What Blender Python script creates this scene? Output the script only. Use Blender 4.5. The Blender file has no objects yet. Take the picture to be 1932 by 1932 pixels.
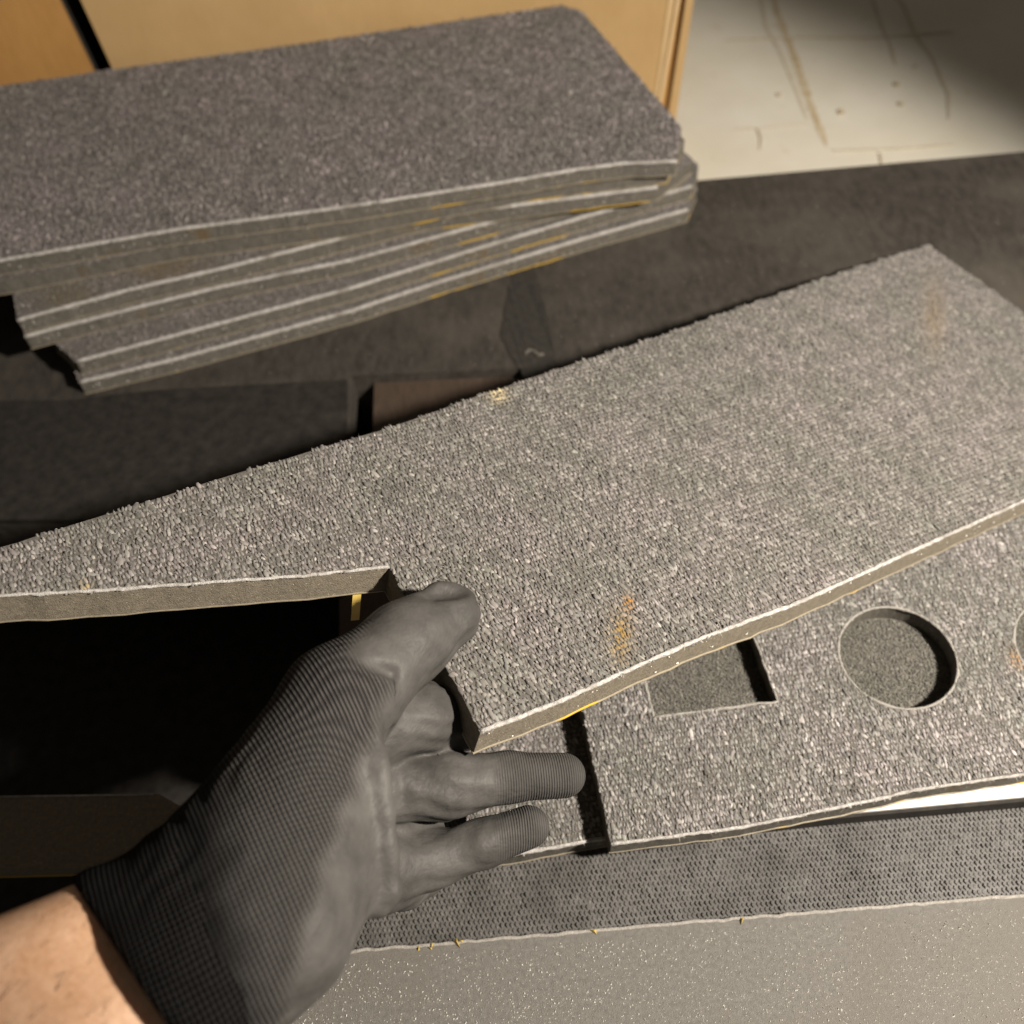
import bpy, bmesh, math, random
import numpy as np
from mathutils import Vector, Matrix
from mathutils.geometry import tessellate_polygon

# ------------------------------------------------------------------ camera
PITCH, ROLL, FPX, HC = math.radians(53), math.radians(4.7), 1835.0, 0.47
W = 1932.0
_F = np.array([0, math.cos(PITCH), -math.sin(PITCH)])
_U0 = np.array([0, math.sin(PITCH), math.cos(PITCH)])
_R0 = np.array([1.0, 0, 0])
_R = math.cos(ROLL) * _R0 - math.sin(ROLL) * _U0
_U = math.sin(ROLL) * _R0 + math.cos(ROLL) * _U0
_C = np.array([0, 0, HC])
sc = bpy.context.scene
COL = sc.collection
cam = bpy.data.cameras.new('camera')
cam.sensor_width = 36.0
cam.lens = 36.0 * FPX / W
cam.clip_start, cam.clip_end = 0.01, 50
cam.dof.use_dof = True
cam.dof.focus_distance = 0.385
cam.dof.aperture_fstop = 8.0
co = bpy.data.objects.new('camera', cam)
COL.objects.link(co)
co.matrix_world = Matrix(((_R[0], _U[0], -_F[0], _C[0]), (_R[1], _U[1], -_F[1], _C[1]),
                          (_R[2], _U[2], -_F[2], _C[2]), (0, 0, 0, 1)))
sc.camera = co

# ------------------------------------------------------------------ world, lamp, exposure
w = bpy.data.worlds.new('World')
sc.world = w
w.use_nodes = True
w.node_tree.nodes['Background'].inputs[0].default_value = (1.0, 0.86, 0.70, 1)
w.node_tree.nodes['Background'].inputs[1].default_value = 0.07
LP, LA = Vector((0.50, -0.02, 0.62)), Vector((0.14, 0.33, 0.0))
ld = bpy.data.lights.new('work_lamp', 'SPOT')
ld.energy = 62
ld.color = (1.0, 0.895, 0.77)
ld.spot_size = math.radians(71)
ld.spot_blend = 0.40
ld.shadow_soft_size = 0.024
lo = bpy.data.objects.new('work_lamp', ld)
COL.objects.link(lo)
lo.location = LP
lo.rotation_euler = (LA - LP).to_track_quat('-Z', 'Y').to_euler()
sc.view_settings.view_transform = 'Standard'
sc.view_settings.look = 'None'
sc.view_settings.exposure = 0.0
sc.view_settings.gamma = 1.0

# ------------------------------------------------------------------ helpers
rng = np.random.default_rng(7)


def Q(x, y, d):
    return _C + d * ((x - 966) / FPX * _R - (y - 966) / FPX * _U + _F)


def P(x, y, z=0.0):
    v = Q(x, y, 1) - _C
    return _C + v * (z - HC) / v[2]


def PP(x, y, o, n):                       # ray / plane
    v = Q(x, y, 1) - _C
    return _C + v * (np.dot(o - _C, n) / np.dot(v, n))


def proj(p):
    q = p - _C
    d = q @ _F
    return 966 + FPX * (q @ _R) / d, 966 - FPX * (q @ _U) / d


def unit(v):
    v = np.asarray(v, float)
    return v / np.linalg.norm(v)


def tag(o, label=None, cat=None, group=None, kind=None):
    if label: o['label'] = label
    if cat: o['category'] = cat
    if group: o['group'] = group
    if kind: o['kind'] = kind
    return o


def empty(name, loc):
    o = bpy.data.objects.new(name, None)
    o.empty_display_size = 0.02
    o.location = [float(a) for a in loc]
    COL.objects.link(o)
    return o


def fill(me, v, faces):
    """fast mesh fill from a tuple of integer arrays, one per face size"""
    me.vertices.add(len(v))
    me.vertices.foreach_set('co', np.asarray(v, np.float32).ravel())
    idx = np.concatenate([f.ravel() for f in faces]).astype(np.int32)
    tot = np.concatenate([np.full(len(f), f.shape[1]) for f in faces]).astype(np.int32)
    st_ = np.concatenate([[0], np.cumsum(tot)[:-1]]).astype(np.int32)
    me.loops.add(len(idx))
    me.loops.foreach_set('vertex_index', idx)
    me.polygons.add(len(tot))
    me.polygons.foreach_set('loop_start', st_)
    me.update(calc_edges=True)


def mesh(name, verts, faces, mat, parent=None, base=None, smooth=False, origin=None, colors=None):
    v = np.asarray(verts, float).reshape(-1, 3)
    if parent is not None:
        b = np.array(parent.get('_b', [0, 0, 0]), float) if base is None else np.asarray(base)
        v = v - b
        ob_loc = (0, 0, 0)
    elif origin is not None:
        v = v - np.asarray(origin)
        ob_loc = origin
    else:
        ob_loc = (0, 0, 0)
    me = bpy.data.meshes.new(name)
    if isinstance(faces, list):
        me.from_pydata(v.tolist(), [], faces)
    else:
        fill(me, v, faces)
    me.materials.append(mat)
    if smooth:
        me.polygons.foreach_set('use_smooth', [True] * len(me.polygons))
    if colors is not None:
        at = me.color_attributes.new('shade', 'FLOAT_COLOR', 'POINT')
        at.data.foreach_set('color', np.asarray(colors, np.float32).ravel())
    me.update()
    o = bpy.data.objects.new(name, me)
    o.location = [float(a) for a in ob_loc]
    COL.objects.link(o)
    if parent is not None:
        o.parent = parent
    return o


def thing(name, loc, label, cat, group=None, kind=None):
    o = empty(name, loc)
    tag(o, label, cat, group, kind)
    BASE[o.name] = np.asarray(loc, float)
    return o


BASE = {}


def part(name, verts, faces, mat, root, sub=None, **k):
    """mesh in world coordinates under a thing (or under one of its parts)"""
    return mesh(name, verts, faces, mat, sub if sub is not None else root, base=BASE[root.name], **k)


# ------------------------------------------------------------------ materials
def material(name, rough=0.8, spec=0.3):
    m = bpy.data.materials.new(name)
    m.use_nodes = True
    nt = m.node_tree
    b = nt.nodes['Principled BSDF']
    b.inputs['Roughness'].default_value = rough
    b.inputs['Specular IOR Level'].default_value = spec
    return m, nt, b


def node(nt, kind, **kw):
    n = nt.nodes.new(kind)
    for k, v in kw.items():
        if k in n.inputs.keys():
            n.inputs[k].default_value = v
        else:
            setattr(n, k, v)
    return n


def coords(nt, scale=(1, 1, 1), rotz=0.0):
    tc = nt.nodes.new('ShaderNodeTexCoord')
    mp = nt.nodes.new('ShaderNodeMapping')
    mp.inputs['Scale'].default_value = scale
    mp.inputs['Rotation'].default_value = (0, 0, rotz)
    nt.links.new(tc.outputs['Object'], mp.inputs['Vector'])
    return mp.outputs[0]


def ramp(nt, src, stops):
    r = nt.nodes.new('ShaderNodeValToRGB')
    el = r.color_ramp.elements
    while len(el) < len(stops):
        el.new(0.5)
    for e, (p, c) in zip(el, stops):
        e.position = p
        e.color = (*c, 1)
    nt.links.new(src, r.inputs[0])
    return r.outputs[0]


def noise(nt, vec, scale, detail=4, rough=0.6):
    n = node(nt, 'ShaderNodeTexNoise', Scale=scale, Detail=detail, Roughness=rough)
    nt.links.new(vec, n.inputs['Vector'])
    return n.outputs['Fac']


def mixc(nt, fac, a, b, mode='MIX'):
    m = nt.nodes.new('ShaderNodeMix')
    m.data_type = 'RGBA'
    m.blend_type = mode
    for s, i in ((fac, 0), (a, 6), (b, 7)):
        if isinstance(s, (int, float)):
            m.inputs[i].default_value = s
        elif isinstance(s, tuple):
            m.inputs[i].default_value = (*s, 1)
        else:
            nt.links.new(s, m.inputs[i])
    return m.outputs[2]


def bump(nt, b, h, dist, strength=1.0, chain=None):
    n = node(nt, 'ShaderNodeBump', Strength=strength, Distance=dist)
    nt.links.new(h, n.inputs['Height'])
    if chain is not None:
        nt.links.new(chain, n.inputs['Normal'])
    nt.links.new(n.outputs[0], b.inputs['Normal'])
    return n.outputs[0]


def grainy(name, lo_c, hi_c, scale, bscale, bdist, rough=0.85, spec=0.25, big=None, stretch=(1, 1, 1), fleck=None):
    m, nt, b = material(name, rough, spec)
    v = coords(nt, stretch)
    c = ramp(nt, noise(nt, v, scale, 5, 0.65), [(0.3, lo_c), (0.7, hi_c)])
    if big:
        sc_, c2, a0, a1 = big
        f = ramp(nt, noise(nt, coords(nt), sc_, 3, 0.6), [(a0, (0, 0, 0)), (a1, (1, 1, 1))])
        c = mixc(nt, f, c, c2)
    if fleck:
        fs, fc, th = fleck
        vo = node(nt, 'ShaderNodeTexVoronoi', Scale=fs)
        nt.links.new(v, vo.inputs['Vector'])
        f = ramp(nt, vo.outputs['Distance'], [(th, (1, 1, 1)), (th + 0.06, (0, 0, 0))])
        f2 = ramp(nt, noise(nt, v, fs * 0.37, 2), [(0.55, (0, 0, 0)), (0.62, (1, 1, 1))])
        f = mixc(nt, 1.0, f, f2, 'MULTIPLY')
        c = mixc(nt, f, c, fc)
    nt.links.new(c, b.inputs['Base Color'])
    bump(nt, b, noise(nt, v, bscale, 4, 0.7), bdist)
    return m


def pile_mat(name):
    m, nt, b = material(name, 0.75, 0.35)
    a = node(nt, 'ShaderNodeAttribute', attribute_name='shade')
    f = noise(nt, coords(nt), 900, 3, 0.7)
    c = mixc(nt, 0.55, a.outputs['Color'], ramp(nt, f, [(0.3, (0.55, 0.54, 0.53)), (0.7, (1, 1, 1))]), 'MULTIPLY')
    nt.links.new(c, b.inputs['Base Color'])
    b.inputs['Specular IOR Level'].default_value = 0.1
    b.inputs['Sheen Weight'].default_value = 0.3
    b.inputs['Sheen Roughness'].default_value = 0.4
    return m


M = {}
M['pile'] = pile_mat('carpet_pile')
M['backing'] = grainy('carpet_backing', (0.07, 0.066, 0.06), (0.15, 0.14, 0.125), 700, 1500, 0.0003)
M['foam'] = grainy('cut_foam', (0.085, 0.079, 0.068), (0.16, 0.149, 0.128), 420, 1500, 0.0006,
                   fleck=(900, (0.6, 0.57, 0.5), 0.12), big=(28, (0.16, 0.10, 0.035), 0.60, 0.78), stretch=(1, 1, 0.5))
M['foam_lit'] = grainy('cut_foam_lit', (0.15, 0.132, 0.103), (0.255, 0.224, 0.172), 500, 1500, 0.0006,  # same cut foam in a paler tone, as if lit
                        fleck=(900, (0.7, 0.65, 0.5), 0.12))
M['lit_felt'] = grainy('lit_edge', (0.30, 0.29, 0.275), (0.70, 0.68, 0.655), 500, 1800, 0.0008,  # felt toned pale to carry the light on cut edges
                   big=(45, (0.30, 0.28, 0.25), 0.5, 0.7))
M['lit_felt_dim'] = grainy('lit_edge_grey', (0.24, 0.23, 0.21), (0.44, 0.42, 0.39), 700, 1800, 0.0006)  # duller version of the painted lit edge
M['film'] = grainy('adhesive_film', (0.24, 0.21, 0.16), (0.33, 0.29, 0.21), 300, 800, 0.0002, 0.5, 0.4,
                   big=(16, (0.62, 0.40, 0.04), 0.56, 0.61))
M['film_yellow'] = grainy('yellow_film', (0.40, 0.29, 0.07), (0.52, 0.38, 0.10), 60, 500, 0.0002, 0.4, 0.5)
M['bench'] = grainy('bench_rubber', (0.028, 0.025, 0.022), (0.066, 0.059, 0.051), 170, 900, 0.0005, 0.7, 0.35,
                    big=(9, (0.088, 0.079, 0.066), 0.46, 0.75), stretch=(1, 0.4, 1), fleck=(420, (0.3, 0.28, 0.24), 0.08))
M['black'] = grainy('shade_black', (0.015, 0.0138, 0.0125), (0.040, 0.036, 0.032), 120, 700, 0.0003, 0.75, 0.2)  # near black, used where surfaces should read as shade
M['dark'] = grainy('dark_matt', (0.024, 0.023, 0.021), (0.048, 0.044, 0.039), 200, 900, 0.0002, 0.6, 0.3)
M['brownpanel'] = grainy('brown_rubber', (0.05, 0.035, 0.025), (0.085, 0.06, 0.045), 150, 900, 0.0003, 0.6, 0.4,
                         stretch=(3, 0.4, 1))
M['slab'] = grainy('grey_foam_slab', (0.118, 0.114, 0.105), (0.18, 0.174, 0.161), 500, 1600, 0.0005, 0.7, 0.35,
                   big=(9, (0.14, 0.13, 0.113), 0.45, 0.7))
M['fleck'] = grainy('white_fleck', (0.6, 0.58, 0.52), (0.85, 0.83, 0.78), 800, 900, 0.0001, 0.35, 0.6)
M['knurl'] = grainy('ribbed_rubber', (0.07, 0.068, 0.065), (0.13, 0.126, 0.121), 300, 900, 0.0002, 0.5, 0.45,
                    big=(40, (0.055, 0.053, 0.05), 0.45, 0.75))
M['white'] = grainy('lit_white', (0.80, 0.79, 0.75), (0.86, 0.85, 0.82), 60, 400, 0.0001, 0.5, 0.4)
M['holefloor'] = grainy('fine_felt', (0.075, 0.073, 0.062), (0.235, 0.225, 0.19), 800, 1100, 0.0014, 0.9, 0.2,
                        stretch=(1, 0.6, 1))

# ------------------------------------------------------------------ geometry builders
def resample(pts, step, jit=0.0, closed=True):
    out = []
    n = len(pts)
    for i in range(n if closed else n - 1):
        a, b = np.asarray(pts[i]), np.asarray(pts[(i + 1) % n])
        k = max(1, int(np.linalg.norm(b - a) / step))
        for j in range(k):
            q = a + (b - a) * j / k
            if jit and j:
                q = q + rng.normal(0, jit, 3) * np.array([1, 1, 0.3])
            out.append(q)
    if not closed:
        out.append(np.asarray(pts[-1]))
    return out


def tess(loops):
    flat = [p for l in loops for p in l]
    tris = tessellate_polygon([[Vector(p) for p in l] for l in loops])
    return flat, [tuple(t) for t in tris]


def prism(top, n, th, holes=(), walls_only=False):
    """closed solid below a planar top outline (list of 3D points), holes cut through"""
    loops = [list(top)] + [list(h) for h in holes]
    flat, tris = tess(loops)
    N = len(flat)
    n = unit(n)
    nn = np.cross(np.asarray(flat[tris[0][1]]) - flat[tris[0][0]], np.asarray(flat[tris[0][2]]) - flat[tris[0][0]])
    if nn @ n < 0:
        tris = [t[::-1] for t in tris]
    V = [np.asarray(p) for p in flat] + [np.asarray(p) - n * th for p in flat]
    Fc = list(tris) + [tuple(i + N for i in t[::-1]) for t in tris]
    s = 0
    for li, l in enumerate(loops):
        k = len(l)
        area = sum(np.dot(n, np.cross(l[i], l[(i + 1) % k])) for i in range(k))
        for i in range(k):
            a, b = s + i, s + (i + 1) % k
            q = (a, a + N, b + N, b)
            if (area > 0) == (li > 0):
                q = q[::-1]
            Fc.append(q)
        s += k
    return V, Fc


def tube(path, r, sides=6, jit=0.0, taper=None, up=(0, 0, 1)):
    V, Fc = [], []
    path = [np.asarray(p, float) for p in path]
    for i, p in enumerate(path):
        t = unit(path[min(i + 1, len(path) - 1)] - path[max(i - 1, 0)])
        a = unit(np.cross(t, up))
        b = np.cross(a, t)
        rr = r * (taper[i] if taper else 1) * (1 + rng.normal(0, jit))
        for k in range(sides):
            an = 2 * math.pi * k / sides
            V.append(p + rr * (math.cos(an) * a + math.sin(an) * b))
    for i in range(len(path) - 1):
        for k in range(sides):
            k2 = (k + 1) % sides
            Fc.append((i * sides + k, i * sides + k2, (i + 1) * sides + k2, (i + 1) * sides + k))
    Fc.append(tuple(range(sides))[::-1])
    Fc.append(tuple((len(path) - 1) * sides + k for k in range(sides)))
    return V, Fc


def fringe(path, up, n_f, ln, seed):
    """loose fibres sticking out of a cut carpet edge"""
    g = np.random.default_rng(seed)
    path = np.asarray(path)
    V, Fc = [], []
    for i in range(n_f):
        k = g.integers(0, len(path) - 1)
        t_ = unit(path[k + 1] - path[k])
        p = path[k] + (path[k + 1] - path[k]) * g.random()
        d_ = unit(np.cross(t_, up) * g.normal(0.5, 0.7) + np.asarray(up) * g.normal(0.1, 0.7) + t_ * g.normal(0, 0.9))
        L = ln * math.exp(g.normal(0, 0.45))
        a_ = unit(np.cross(d_, g.normal(0, 1, 3)))
        b_ = np.cross(d_, a_)
        wv = 0.00016
        p = p - d_ * 0.0004
        V += [p + a_ * wv, p - a_ * wv * .5 + b_ * wv, p - a_ * wv * .5 - b_ * wv, p + d_ * L]
        b0 = 4 * i
        Fc += [(b0, b0 + 1, b0 + 3), (b0 + 1, b0 + 2, b0 + 3), (b0 + 2, b0, b0 + 3)]
    return V, Fc


def inside(px, py, poly):
    c = np.zeros(len(px), bool)
    n = len(poly)
    for i in range(n):
        x1, y1 = poly[i]
        x2, y2 = poly[(i + 1) % n]
        if y1 == y2:
            continue
        c ^= ((y1 > py) != (y2 > py)) & (px < (x2 - x1) * (py - y1) / (y2 - y1) + x1)
    return c


def frame_of(n, along):
    n = unit(n)
    u = unit(np.asarray(along, float) - n * np.dot(along, n))
    return u, np.cross(n, u), n


def tufts(outline, holes, n, along, spacing, width, length, colfn, seed, lean=(0, 0), flat=0.35, keep=None, sides=5, stretch=1.0, rows=1.05):
    """short upright yarn tufts, each a tapered five-sided bud, set in rows over the outline"""
    g = np.random.default_rng(seed)
    u, v, n = frame_of(n, along)
    o = np.asarray(outline[0], float)
    to2 = lambda L: [((np.asarray(p) - o) @ u, (np.asarray(p) - o) @ v) for p in L]
    pl = to2(outline)
    a = np.array(pl)
    xs = np.arange(a[:, 0].min(), a[:, 0].max(), spacing)
    ys = np.arange(a[:, 1].min(), a[:, 1].max(), spacing * rows)
    X, Y = np.meshgrid(xs, ys)
    X = X + (np.arange(len(ys)) % 2)[:, None] * spacing * 0.5
    X = (X + g.normal(0, spacing * (0.24 if stretch == 1.0 else 0.16), X.shape)).ravel()
    Y = (Y + g.normal(0, spacing * (0.17 if stretch == 1.0 else 0.13), Y.shape)).ravel()
    m = inside(X, Y, pl)
    for h in holes:
        m &= ~inside(X, Y, to2(h))
    X, Y = X[m], Y[m]
    Pw = o + X[:, None] * u + Y[:, None] * v
    if keep is not None:
        px, py = proj(Pw)
        k = keep(px, py)
        Pw = Pw[k]
    N = len(Pw)
    S = sides
    ang = np.arange(S) * 2 * math.pi / S
    rings = [(0.0, 0.75), (0.55, 1.0), (0.86, 0.72)]
    T = []
    for h, r in rings:
        for q in ang:
            T.append((r * math.cos(q), r * math.sin(q), h))
    T.append((0, 0, 1.0))
    T = np.array(T)
    rot = g.uniform(0, 2 * math.pi, N) if stretch == 1.0 else g.normal(0.1, 0.3, N)
    sx = width * np.exp(g.normal(0, 0.22, N))
    sy = sx * stretch * np.exp(g.normal(0, 0.2, N))
    sz = length * np.exp(g.normal(0, 0.20, N))
    lx = lean[0] + g.normal(0, flat, N)
    ly = lean[1] + g.normal(0, flat, N)
    cx, sn = np.cos(rot)[:, None], np.sin(rot)[:, None]
    tx = T[None, :, 0] * sx[:, None]
    ty = T[None, :, 1] * sy[:, None]
    tz = T[None, :, 2] * sz[:, None]
    qx = tx * cx - ty * sn + lx[:, None] * tz
    qy = tx * sn + ty * cx + ly[:, None] * tz
    V = Pw[:, None, :] + qx[..., None] * u + qy[..., None] * v + tz[..., None] * n
    nv = len(T)
    f = []
    for r in range(2):
        for k in range(S):
            k2 = (k + 1) % S
            f.append((r * S + k, r * S + k2, (r + 1) * S + k2, (r + 1) * S + k))
    tip = [(2 * S + k, 2 * S + (k + 1) % S, 3 * S) for k in range(S)]
    Fq = (np.array(f)[None] + (np.arange(N) * nv)[:, None, None]).reshape(-1, 4)
    Ft = (np.array(tip)[None] + (np.arange(N) * nv)[:, None, None]).reshape(-1, 3)
    colr = colfn(Pw, g)                                     # N x 3
    cc = np.ones((N, nv, 4))
    cc[:, :, :3] = colr[:, None, :]
    return V.reshape(-1, 3), (Fq, Ft), cc.reshape(-1, 4)


def heather(mean=0.30, spread=0.5, tint=(1.0, 0.96, 0.915), spots=()):
    def fn(Pw, g):
        N = len(Pw)
        L = mean * np.exp(g.normal(-0.1, spread, N))
        L = np.clip(L, 0.03, 0.65)
        pt = np.sin(Pw[:, 0] * 61 + 2 * np.sin(Pw[:, 1] * 43)) * np.sin(Pw[:, 1] * 71 + 2 * np.sin(Pw[:, 0] * 37))
        L = L * (1 + 0.10 * pt + 0.07 * np.sin(Pw[:, 0] * 190 + 3 * np.sin(Pw[:, 1] * 150)))
        tn = np.array(tint)[None] * (1 + pt[:, None] * np.array([0.018, -0.012, 0.022])[None])
        c = L[:, None] * tn * (1 + g.normal(0, 0.014, (N, 3)))
        if spots:
            px, py = proj(Pw)
            for sx, sy, rx, ry, colr in spots:
                f = np.exp(-(((px - sx) / rx) ** 2 + ((py - sy) / ry) ** 2)) * g.uniform(0.4, 1.2, N)
                f = np.clip(f, 0, 1)[:, None]
                c = c * (1 - f) + np.array(colr) * f
        return c
    return fn


def flecks(pts, n, size, seed):
    g = np.random.default_rng(seed)
    pts = np.asarray(pts)
    V, Fc = [], []
    n = unit(n)
    u = unit(np.cross(n, (0.3, 0.9, 0.2)))
    v = np.cross(n, u)
    for i, p in enumerate(pts):
        s = size * math.exp(np.clip(g.normal(0, 0.35), -1, 0.6))
        a = g.uniform(0, 6.28)
        d = math.cos(a) * u + math.sin(a) * v
        e = np.cross(n, d)
        V += [p + d * s * 1.5, p - d * s * 0.9 + e * s * 0.5, p - d * s * 0.6 - e * s * 0.6, p + n * s * 0.9]
        b = 4 * i
        Fc += [(b, b + 1, b + 3), (b + 1, b + 2, b + 3), (b + 2, b, b + 3), (b, b + 2, b + 1)]
    return V, Fc


def make_pad(name, label, outline, n, th, along, near, colfn, seed, group=None, cat='carpet pad', spacing=0.0021, width=0.00085,
             length=0.0026, lean=(0, 0), flat=0.35, holes=(), foam='foam', film=True, edge_r=0.0011, keep=None, wall_flecks=0,
             cover=True, sides=5, stretch=1.0, rows=1.05, fuzz=0.0):
    """outline: planar 3D points of the top; near: indices (i, j, ...) of outline points along the visible cut edge"""
    n = unit(n)
    c = np.mean(outline, axis=0) - n * th
    t = thing(name, c, label, cat, group)
    rs = resample(outline, 0.006, 0.0002)
    hs = [resample(h, 0.004, 0.0003) for h in holes]
    low = lambda L, k: [p - n * k for p in L]
    V, Fc = prism(low(rs, 0.0012), n, th - 0.0018, [low(h, 0.0012) for h in hs])
    fo = part('foam_core', V, Fc, M[foam], t)
    if film:
        cen = np.mean(outline, axis=0)
        g2 = [p + (p - cen) / np.linalg.norm(p - cen) * 0.0006 - n * (th - 0.0005) for p in rs]
        V, Fc = prism(g2, n, 0.0006, [low(h, th - 0.0005) for h in hs])
        part('adhesive_film', V, Fc, M['film'], t)
    if cover:
        V, Fc = prism(low(rs, 0.0008), n, 0.0003, [low(h, 0.0008) for h in hs])
        part('carpet_backing', V, Fc, M['backing'], t)
        V, Fc, cc = tufts(low(rs, 0.0012), [low(h, 0.0012) for h in hs], n, along, spacing, width, length, colfn, seed, lean, flat, keep, sides, stretch, rows)
        pi = part('carpet_pile', V, Fc, M['pile'], t, smooth=True, colors=cc)
        pi['kind'] = 'stuff'
        if fuzz:
            tp_ = np.asarray(V).reshape(-1, 3 * sides + 1, 3)[:, -1]
            g_ = np.random.default_rng(seed + 77)
            sel = tp_[g_.random(len(tp_)) < fuzz * 0.8]
            N_ = len(sel)
            u_, v2, n2 = frame_of(n, along)
            dr = u_ * g_.normal(0, 0.55, (N_, 1)) + v2 * g_.normal(0.1, 0.8, (N_, 1)) + n2 * np.abs(g_.normal(0.25, 0.25, (N_, 1)))
            dr /= np.linalg.norm(dr, axis=1)[:, None]
            sd = np.cross(dr, n2)
            sd /= np.linalg.norm(sd, axis=1)[:, None] + 1e-9
            ln_ = 0.0019 * np.exp(g_.normal(0, 0.35, (N_, 1)))
            b_ = sel - n2 * 0.0004 - dr * ln_ * 0.4
            wv_ = 0.00013
            FV = np.stack([b_ + sd * wv_, b_ - sd * wv_, b_ + dr * ln_ * .5 + n2 * wv_ * 2, b_ + dr * ln_], 1).reshape(-1, 3)
            o4 = (np.arange(N_) * 4)[:, None]
            FF = np.concatenate([o4 + np.array([[0, 2, 1]]), o4 + np.array([[0, 3, 2]]), o4 + np.array([[1, 2, 3]])])
            fz_ = np.ones((N_, 4, 4))
            fz_[:, :, :3] = (np.clip(g_.normal(0.34, 0.10, (N_, 1, 1)), 0.08, 0.6) * np.array([1, 0.96, 0.91]))
            ff = part('stray_fibre', FV, (FF,), M['pile'], t, colors=fz_.reshape(-1, 4))
            ff['kind'] = 'stuff'
    if near:
        path = resample([outline[i] for i in near], 0.003, 0.00012, closed=False)
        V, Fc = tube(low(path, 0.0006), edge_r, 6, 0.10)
        part('lit_edge', V, Fc, M['lit_felt'], t, smooth=True)  # pale tube paints the light caught by the cut edge
        V, Fc = fringe(low(path, 0.0004), n, int(len(path) * 7), 0.0017, seed + 9)
        fr = part('loose_fibre', V, Fc, M['lit_felt'], t)
        fr['kind'] = 'stuff'
        if wall_flecks:
            seg = resample([outline[i] for i in near], 0.0012, 0, closed=False)
            idx = rng.integers(1, len(seg) - 1, wall_flecks)
            out = -unit(np.cross(n, unit(np.asarray(outline[near[-1]]) - outline[near[0]])))
            if out @ (_C - c) < 0:
                out = -out
            pts = [seg[i] - n * rng.uniform(0.002, th - 0.002) + out * 0.0004 for i in idx]
            V, Fc = flecks(pts, out, 0.00036, seed + 5)
            fk = part('fibre_fleck', V, Fc, M['fleck'], t)
            fk['kind'] = 'stuff'
    return t


# ------------------------------------------------------------------ setting
def zpoly(px, z):
    return [P(x, y, z) for x, y in px]


UP = np.array([0, 0, 1.0])
# bench top: dark dusty rubber sheet with a deep cut-out added so the left falls into shade
bench_px = [(-700, 395), (1310, 341), (1932, 286), (2300, 255), (2700, 900), (2500, 1500), (1500, 1500), (1150, 700), (1100, 689), (664, 708),
            (655, 820), (648, 985), (-700, 985)]
bp = zpoly(bench_px, 0)
bp[0] = P(1310, 341, 0) + (P(1310, 341, 0) - P(1932, 286, 0)) * 3.2
V, Fc = prism(bp, UP, 0.07)
tag(mesh('bench_top', V, Fc, M['bench']), kind='structure')
V, Fc = prism(zpoly([(-900, 2300), (-900, 640), (1400, 640), (2700, 900), (2700, 2300)], -0.16), UP, 0.01)
tag(mesh('shade_pit_floor', V, Fc, M['black']), kind='structure')  # black floor of the added recess, sunk deep for shade

# thin black sheet painting shade onto the left half of the bench
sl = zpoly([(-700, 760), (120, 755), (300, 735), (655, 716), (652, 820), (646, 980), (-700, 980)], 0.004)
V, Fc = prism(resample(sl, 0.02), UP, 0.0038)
tag(mesh('shade_sheet', V, Fc, M['black'], origin=np.mean(sl, axis=0)),
    'thin black sheet standing in for deep shade on the bench at left', 'shade sheet')
pn = zpoly([(706, 722), (1200, 690), (1600, 900), (1600, 1420), (640, 1420), (640, 1130), (695, 1100)], -0.008)
V, Fc = prism(pn, UP, 0.14)
tag(mesh('filler_panel', V, Fc, M['brownpanel'], origin=np.mean(pn, axis=0)),
    'brownish rubber panel sunk beside a dark slot behind lifted pad', 'panel')
# thin dark patch lying on the bench
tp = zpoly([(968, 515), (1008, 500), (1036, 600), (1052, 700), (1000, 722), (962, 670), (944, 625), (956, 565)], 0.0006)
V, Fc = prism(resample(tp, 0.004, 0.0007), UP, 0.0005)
tag(mesh('dark_patch', V, Fc, M['dark'], origin=np.mean(tp, axis=0)),
    'dark matt patch on the bench in front of stack', 'tape')

cp_ = [P(x, y, 0.0012) for x, y in [(990, 668), (998, 660), (1008, 662), (1016, 670), (1026, 668)]]
V, Fc = tube(cp_, 0.0013, 7, 0.3)
tag(mesh('lint_clump', V, Fc, M['foam'], origin=cp_[2], smooth=True), 'small pale lint clump on the bench by the dark patch', 'lint')

BZ = -0.062
# white stained board behind the bench
m, nt, b = material('stained_white_board', 0.35, 0.5)
v = coords(nt)
base = ramp(nt, noise(nt, v, 9, 4), [(0.3, (0.70, 0.67, 0.56)), (0.7, (0.80, 0.78, 0.70))])
st = ramp(nt, noise(nt, v, 30, 5, 0.7), [(0.62, (0, 0, 0)), (0.75, (0.5, 0.5, 0.5))])
base = mixc(nt, st, base, (0.52, 0.40, 0.22))
nt.links.new(base, b.inputs['Base Color'])
M['board'] = m
m, nt, b = material('rust_stain', 0.5, 0.4)
nt.links.new(ramp(nt, noise(nt, coords(nt), 90, 4, 0.7), [(0.3, (0.50, 0.39, 0.22)), (0.7, (0.68, 0.61, 0.47))]), b.inputs['Base Color'])
M['stain'] = m
m, nt, b = material('pale_stain', 0.5, 0.4)
nt.links.new(ramp(nt, noise(nt, coords(nt), 90, 4, 0.7), [(0.3, (0.58, 0.51, 0.38)), (0.7, (0.71, 0.66, 0.55))]), b.inputs['Base Color'])
M['stain2'] = m
wb0, wb1 = P(1310, 345, BZ), P(1932, 290, BZ)
d = unit(wb1 - wb0)
e = np.array([-d[1], d[0], 0])
wb = [wb0 - d * 0.9, wb1 + d * 0.5, wb1 + d * 0.5 + e * 0.9, wb0 - d * 0.9 + e * 0.9]
wb = [p - e * 0.06 for p in wb]
base_pt = np.mean(wb, axis=0)
board = thing('white_board', base_pt, 'white stained plastic board behind the bench right of cardboard', 'board')
V, Fc = prism(wb, UP, 0.006)
part('sheet', V, Fc, M['board'], board)


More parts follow.
